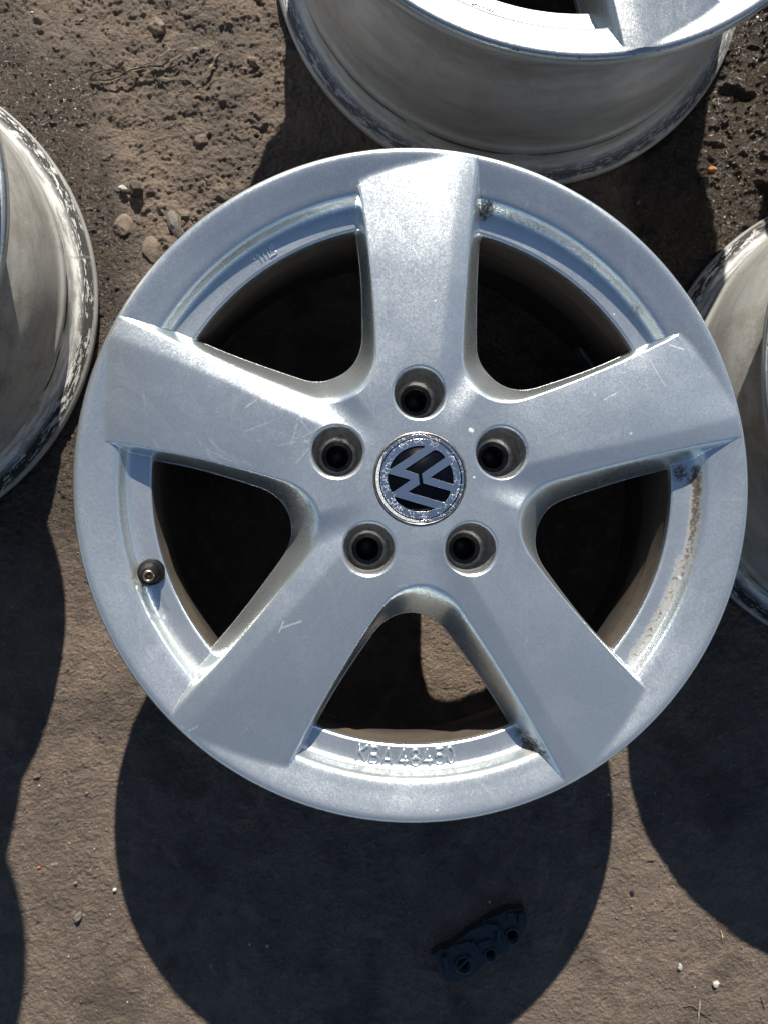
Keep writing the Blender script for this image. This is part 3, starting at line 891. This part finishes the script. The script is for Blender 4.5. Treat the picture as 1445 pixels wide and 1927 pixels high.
for key, loc, rot, bm_, lab in others:
    w = copy_tree(main)
    w.location = loc; w.rotation_euler = (0, 0, math.radians(rot))
    w['label'] = lab
    wheels[key] = w
    for ch in w.children:
        if ch.name.startswith('wheel_face'):
            ch.material_slots[0].link = 'OBJECT'; ch.material_slots[0].material = paint_darkened
        if ch.name.startswith('rim_barrel'):
            ch.data = ch.data.copy(); ch.data.materials.clear(); ch.data.materials.append(bm_)
# clip-on balance weights inside the middle wheel, seen through its openings
for (ax_, r_, z_) in ((-109.5, .1925, .052), (36.2, .1925, .052)):
    a = math.radians(ax_)
    wt = link('balance_weight', weight_me, None, main, (r_ * math.cos(a), r_ * math.sin(a), z_))
    wt.rotation_euler = (0, 0, a + math.pi / 2)

# ------------------------------------------------------------------ stones, straw, debris
def stone_mesh(name, sx, sy, sz, seed, ang=.35, sub=4, pts=None):
    bm = bmesh.new(); bmesh.ops.create_icosphere(bm, subdivisions=sub, radius=1)
    rnd = random.Random(seed); off = Vector((rnd.random() * 50, rnd.random() * 50, rnd.random() * 50))
    planes = [(Vector((rnd.gauss(0, 1), rnd.gauss(0, 1), rnd.gauss(0, 1))).normalized(), rnd.uniform(.62, .9)) for _ in range(9)]
    for v in bm.verts:
        p = v.co.copy()
        for n, d in planes:                       # knapped flats
            e = p.dot(n) - d
            if e > 0: p -= n * e * .85
        p += v.co * (mnoise.noise(v.co * 1.6 + off) * ang * .5 + mnoise.noise(v.co * 6 + off) * ang * .12)
        v.co = Vector((p.x * sx, p.y * sy, p.z * sz))
    for f in bm.faces: f.smooth = True
    me = bpy.data.meshes.new(name); bm.to_mesh(me); bm.free(); return me

def stone_mat(name, c1, c2, rough=.8):
    return simple(name, c1, rough, 0, c2, .6, bscale=700)
MS = {'grey': stone_mat('stone_grey', (.20, .18, .155), (.14, .125, .105)), 'tan': stone_mat('stone_tan', (.215, .165, .12), (.15, .115, .085)),
      'white': stone_mat('stone_white', (.50, .47, .42), (.38, .35, .30), .6), 'dark': stone_mat('clod_dark', (.05, .042, .036), (.085, .07, .055)),
      'orange': stone_mat('stone_orange', (.42, .17, .05), (.3, .12, .04)), 'clod': stone_mat('clod_brown', (.17, .125, .09), (.11, .08, .06)),
      'black': stone_mat('coal', (.02, .02, .022), (.035, .033, .03), .5)}
def stone(name, label, cat, x, y, sx, sy, sz, rz, kind, seed, group=None, sink=.35, sub=4):
    me = stone_mesh(name, sx, sy, sz, seed, sub=sub)
    o = link(name, me, MS[kind], None, (x, y, gz(x, y) + sz * (1 - 2 * sink) * .6))
    o.rotation_euler = (0, 0, rz)
    tag(o, label, cat, group)
    return o
stone('pebble', 'bright white angular pebble beside the dark clod, left of the middle wheel', 'pebble', -.2449, .2759, .0042, .0024, .0025, -.5, 'white', 1, sink=.1)
stone('mud_clod', 'dark rounded mud clod right of the bright white pebble', 'clod', -.2332, .2748, .0062, .0066, .006, 0, 'dark', 2, sink=.2)
stone('stone', 'grey pointed wedge-shaped stone at the upper left rim of the middle wheel', 'stone', -.1995, .2445, .0062, .0125, .004, .32, 'grey', 3)
stone('stone', 'small grey stone touching the right side of the pointed stone', 'stone', -.1905, .2535, .0042, .0036, .003, .4, 'grey', 4)
stone('stone', 'broad flat tan stone half sunk in the mud below the pointed stone', 'stone', -.2185, .2225, .0095, .0125, .0045, .3, 'tan', 5, sink=.42)
stone('mud_clod', 'crusty light brown clod near the top edge above the dry straw', 'clod', -.2174, .4273, .0085, .0080, .0055, 0, 'tan', 6)
stone('mud_clod', 'light brown clod standing by the shadow of the top wheel', 'clod', -.130, .397, .0075, .0045, .0045, -.5, 'tan', 7)
stone('stone', 'flat buried tan stone between the white pebble and the straw', 'stone', -.178, .3230, .0085, .0065, .004, .6, 'clod', 8)
stone('stone', 'long flat tan stone below the white pebble', 'stone', -.2450, .2440, .011, .0095, .003, .9, 'tan', 18, sink=.42)
stone('pebble', 'upper white pebble of the pair in the lit ground at the lower right', 'pebble', .2523, -.4225, .0022, .0034, .0022, .1, 'white', 9, sink=.15)
stone('pebble', 'larger white pebble nearest the bottom right corner', 'pebble', .2848, -.4381, .0036, .0029, .0025, .2, 'white', 10, sink=.15)
stone('pebble', 'black coal-like chip on the lit ground at the lower right', 'pebble', .2100, -.3560, .0020, .0030, .0016, .3, 'black', 11, sink=.15)
stone('pebble', 'small white pebble at the left of the middle wheel shadow', 'pebble', -.2460, -.3407, .0018, .0017, .0016, 0, 'white', 12, sink=.1)
stone('pebble', 'tiny orange pebble on the lit ground at the lower left', 'pebble', -.3105, -.3201, .0016, .0014, .0014, 0, 'orange', 13, sink=.1)
stone('pebble', 'brown knobbly pebble near the shadow edge at the left', 'pebble', -.3118, -.2420, .0038, .0024, .0024, .3, 'clod', 14, sink=.15)
stone('pebble', 'pale pebble lowest of the three in the lower left ground', 'pebble', -.2792, -.3340, .0018, .0017, .0016, 0, 'tan', 15, sink=.1)
stone('pebble', 'crumbly white and grey pebble with dark shadow at the lower left', 'pebble', -.2765, -.3625, .0030, .0046, .0035, -.3, 'grey', 16, sink=.1)
stone('pebble', 'orange brown stone lying in the wet mud strip at the upper right', 'pebble', .298, .309, .0045, .0035, .003, -.3, 'orange', 17, sink=.25)
stone('stone', 'black wet stone with a pale rim in the wet mud strip', 'stone', .2895, .2955, .0050, .0050, .004, 0, 'dark', 19, sink=.2)

rnd = random.Random(5)
# minor pebbles strewn over the ground
protos = {k: stone_mesh('pebble', .0017, .0013, .0011, 90 + i, sub=2) for i, k in enumerate(('white', 'tan', 'clod', 'grey', 'black'))}
for k, me in protos.items(): me.materials.append(MS[k])
cnt = 0
while cnt < 110:
    x = rnd.uniform(-.37, .36); y = rnd.uniform(-.48, .46)
    if any(.168 < math.hypot(x - cx, y - cy) < .235 or (n_ != 'main' and math.hypot(x - cx, y - cy) < .225) for n_, (cx, cy) in WC.items()): continue
    if math.hypot(x, y) < .2 : continue
    k = rnd.choices(['white', 'tan', 'clod', 'grey', 'black'], [2, 4, 5, 4, 1])[0]
    o = bpy.data.objects.new('pebble', protos[k]); C.objects.link(o)
    s = rnd.uniform(.35, 1.1) ** 1.3
    o.scale = (s * rnd.uniform(.8, 1.3), s, s * rnd.uniform(.7, 1.2)); o.rotation_euler = (rnd.uniform(-.4, .4), rnd.uniform(-.4, .4), rnd.uniform(0, 6.28))
    o.location = (x, y, gz(x, y) + .0004 * s)
    where = ('churned mud at the upper left' if x < -.05 else 'muddy ground at the upper right') if y > .03 else \
            (('lit strip at the lower left' if x < -.20 else 'bare ground at the lower right' if x > .18 else 'shaded ground below the middle wheel') if y < -.2 else ('ground left of the middle wheel' if x < 0 else 'ground right of the middle wheel'))
    tag(o, 'tiny %s %s loose on the %s' % ({'white': 'white', 'tan': 'tan', 'clod': 'brown', 'grey': 'grey', 'black': 'black'}[k], 'crumb' if k == 'clod' else 'pebble', where), 'pebble', 'tiny pebbles strewn on the ground')
    cnt += 1

# fine grit: uncountable crumbs, one object
def grit():
    rs = np.random.RandomState(3); n = 26000
    x = rs.uniform(-.40, .38, n); y = rs.uniform(-.50, .47, n)
    keep = np.ones(n, bool)
    for cx, cy in WC.values():
        d = np.hypot(x - cx, y - cy); keep &= ~((d > .19) & (d < .225))
    x = x[keep]; y = y[keep]; n = len(x)
    h = np.minimum(ground_height(x, y)[0] - .0035, .0035)
    s = .00022 + .00085 * rs.rand(n) ** 6
    octv = np.array([(1, 0, 0), (0, 1, 0), (-1, 0, 0), (0, -1, 0), (0, 0, 1)], float)
    th = rs.rand(n) * 6.28
    V = np.empty((n, 5, 3))
    jit = rs.uniform(.6, 1.3, (n, 5))
    for i in range(5):
        a, b, c = octv[i] 
        V[:, i, 0] = x + s * jit[:, i] * (a * np.cos(th) - b * np.sin(th)); V[:, i, 1] = y + s * jit[:, i] * (a * np.sin(th) + b * np.cos(th)); V[:, i, 2] = h + s * jit[:, i] * c * .9 - .0001 * (c == 0)
    b = np.arange(n)[:, None] * 5
    F = np.concatenate([b + np.array([[0, 1, 4]]), b + np.array([[1, 2, 4]]), b + np.array([[2, 3, 4]]), b + np.array([[3, 0, 4]])])
    me = np_mesh('grit', V.reshape(-1, 3), F, attrs={'tint': np.repeat(rs.rand(n), 5)}, smooth=False)
    m, nt, nn, l, b_ = mat_new('grit'); k = NT(nt)
    t = k.attr('tint')
    l.new(k.mix(k.ramp(t, .55, 1.0), rgb(.13, .10, .078), rgb(.42, .36, .29)), b_.inputs['Base Color'])
    b_.inputs['Roughness'].default_value = .55
    o = link('grit', me, m); tag(o, 'fine crumbs of earth and sand lying over the whole ground', 'grit', kind='stuff')
grit()

# dry straw and grass blades pressed into the mud
M_straw = simple('dry_straw', (.20, .155, .105), .6, 0, (.13, .10, .07), .5, bscale=500)
M_strawpale = simple('pale_straw', (.42, .34, .22), .6, 0, (.32, .25, .16), .4, bscale=500)
def blade(name, label, pts, w, mat, lift=.001, curl=.0012, group='dry stalks in the mud'):
    P = smooth_profile([tuple(p) for p in pts], 6)
    V = []; n = len(P)
    for i, p in enumerate(P):
        q = P[min(i + 1, n - 1)]; o = P[max(i - 1, 0)]
        t = Vector((q[0] - o[0], q[1] - o[1])).normalized(); s = Vector((-t.y, t.x))
        f = i / (n - 1); ww = w * (math.sin(math.pi * (.12 + .83 * f)) ** .6)
        z = max(gz(p[0], p[1]), -.006) + lift * (.4 + math.sin(math.pi * f)) 
        for a, dz in ((-1, curl), (-.5, .3 * curl), (0, 0), (.5, .3 * curl), (1, curl)):
            V.append((p[0] + s.x * a * ww, p[1] + s.y * a * ww, z + dz))
        for a, dz in ((1, curl - .0004), (0, -.0005), (-1, curl - .0004)):
            V.append((p[0] + s.x * a * ww, p[1] + s.y * a * ww, z + dz))
    F = []
    for i in range(n - 1):
        for q in range(8): F.append((i * 8 + q, i * 8 + (q + 1) % 8, (i + 1) * 8 + (q + 1) % 8, (i + 1) * 8 + q))
    me = np_mesh(name, np.array(V), np.array(F)); fix_normals(me)
    o = link(name, me, mat); tag(o, label, 'straw', group); return o
def px(u, v):   # where a spot of the photographed ground lies on the site plan (metres), read once with the camera's own numbers
    f = 1392; d = Vector(((u - 722.5) / f, -(v - 963.5) / f, -1)); M = cam.matrix_world.to_3x3(); w = M @ d; c = cam.matrix_world.translation
    t = -c.z / w.z; return (c.x + w.x * t, c.y + w.y * t)
blade('straw_blade', 'longest dry leaf blade running along the upper straw clump', [px(168, 148), px(210, 152), px(258, 134), px(310, 125)], .0016, M_straw, .004)
blade('straw_blade', 'dry leaf blade forming the open loop at the left end of the straw', [px(166, 147), px(190, 136), px(225, 131)], .0011, M_straw, .004)
blade('straw_blade', 'dark twig sticking up out of the straw clump', [px(288, 122), px(312, 108), px(333, 92)], .0007, M_straw, .006, .0003)
blade('straw_blade', 'thin stalk continuing right from the straw clump towards the top wheel', [px(300, 127), px(330, 112), px(365, 97), px(396, 89)], .0010, M_straw, .003, .0004)
blade('straw_blade', 'steep dry stalk right of the straw clump', [px(370, 163), px(392, 140), px(404, 118), px(413, 98)], .0009, M_straw, .003, .0004)
blade('straw_blade', 'bent half buried stalk below the straw clump', [px(290, 145), px(312, 146), px(350, 146), px(372, 160)], .0008, M_straw, .0015, .0004)
blade('straw_blade', 'short straw below the left end of the clump', [px(218, 153), px(240, 140), px(262, 133)], .0010, M_straw, .004)
blade('straw_blade', 'pale short grass blade on the lit ground at the lower right', [px(1357, 1752), px(1359, 1762), px(1358, 1770)], .0006, M_strawpale, .001, .0002)
blade('straw_blade', 'pale upright straw at the bottom edge on the right', [px(1318, 1880), px(1315, 1905), px(1314, 1927)], .0006, M_strawpale, .001, .0002)
blade('straw_blade', 'thin curved dark stalk near the bottom edge on the right', [px(1268, 1905), px(1300, 1893), px(1320, 1905), px(1342, 1925)], .0004, M_straw, .001, .0002)
blade('straw_blade', 'tiny dark straw by the bottom right corner', [px(1432, 1875), px(1438, 1890), px(1440, 1903)], .0005, M_straw, .001, .0002)
blade('straw_blade', 'short straw left of the pointed stone', [px(183, 296), px(200, 291), px(210, 286)], .0006, M_straw, .001, .0002)
blade('straw_blade', 'thin straw lying across the mud above the pointed stone', [px(383, 330), px(391, 340), px(398, 346)], .0005, M_straw, .001, .0002)
blade('straw_blade', 'dark short twig near the top left corner', [px(138, 38), px(150, 31), px(160, 25)], .0006, M_straw, .001, .0002)

# broken black plastic strip with three sockets, in the shade of the middle wheel
def plastic():
    M = simple('navy_plastic', (.016, .024, .034), .5, 0, (.034, .040, .046), .8, bscale=200)
    Md = simple('plastic_hollow', (.006, .007, .009), .5)
    Mp = simple('plastic_broken_edge', (.22, .20, .21), .6, 0, (.12, .11, .12))
    cx, cy = px(902, 1772); t = empty('plastic_bracket', (cx, cy, -.001), 0)
    def q(u, v, s=260 / 1445): 
        X, Y = px(780 + u * s, 1660 + v * s); return (X - cx, Y - cy)
    outline = [q(*p) for p in [(180, 705), (250, 650), (330, 655), (480, 530), (560, 462), (690, 400), (720, 350), (860, 290), (930, 250), (1010, 235), (1120, 235), (1140, 300), (1130, 400), (1105, 470), (1060, 530), (990, 600), (950, 670), (850, 700), (800, 745), (700, 800), (620, 870), (560, 930), (430, 975), (300, 970), (260, 860)]]
    hs = [((490, 795), 62, 72), ((765, 690), 50, 50), ((990, 500), 62, 58)]
    holes = []
    sc = .662 / 1392 * 260 / 1445
    for (c, rx, ry) in hs:
        a, b = q(*c); holes.append([(a + rx * sc * math.cos(t_), b + ry * sc * math.sin(t_)) for t_ in np.linspace(0, 2 * math.pi, 28, endpoint=False)])
    me = curve_mesh('strip', [round_poly([(x + .0007 * mnoise.noise(Vector((x * 300, y * 300, 0))), y + .0007 * mnoise.noise(Vector((x * 300, y * 300, 9)))) for x, y in outline], .0008, 2)] + holes, .009, .0008, .0055)
    link('strip', me, M, t)
    me = curve_mesh('underside', [[(x * .93, y * .93) for x, y in outline]], .001, 0, .0015); link('underside', me, Md, t)
    for (c, rx, ry) in hs:
        a, b = q(*c); rr = (rx + ry) / 2 * sc
        me = revolve([(rr * 1.0, 0), (rr, .0085), (rr * 1.1, .0095), (rr * 1.35, .0092), (rr * 1.45, .008), (rr * 1.45, 0)], 36, name='socket'); fix_normals(me)
        link('socket', me, M, t, (a, b, .0034))
    # raised ribs, end bar and pads on the strip
    for p0, p1, w, hh in (((285, 690), (320, 830), 26, .005), ((1075, 240), (1075, 370), 30, .005), ((640, 610), (770, 560), 40, .002), ((700, 380), (850, 400), 26, .004), ((850, 400), (840, 560), 20, .004),
                          ((400, 600), (560, 560), 22, .003), ((560, 560), (650, 640), 22, .003), ((420, 830), (560, 700), 14, .003), ((930, 300), (1030, 300), 45, .002), ((870, 430), (930, 600), 14, .003)):
        a = Vector(q(*p0)); b = Vector(q(*p1)); d = b - a
        me = box_mesh('rib', d.length, w * 2 * sc * 1.0, hh, .0004)
        o = link('rib', me, M, t, ((a.x + b.x) / 2, (a.y + b.y) / 2, .0105 + hh / 2)); o.rotation_euler = (0, 0, math.atan2(d.y, d.x))
    for p0, p1, w in (((600, 860), (755, 775), 12), ((350, 985), (600, 915), 5), ((850, 690), (940, 668), 7), ((1070, 450), (1128, 405), 14)):
        a = Vector(q(*p0)); b = Vector(q(*p1)); d = b - a
        me = box_mesh('broken_edge', d.length, w * 2 * sc, .006, .0003)
        o = link('broken_edge', me, Mp, t, ((a.x + b.x) / 2, (a.y + b.y) / 2, .0042)); o.rotation_euler = (0, 0, math.atan2(d.y, d.x))
    tag(t, 'broken dark plastic strip with three round sockets lying in the shadow of the middle wheel', 'plastic part')
plastic()
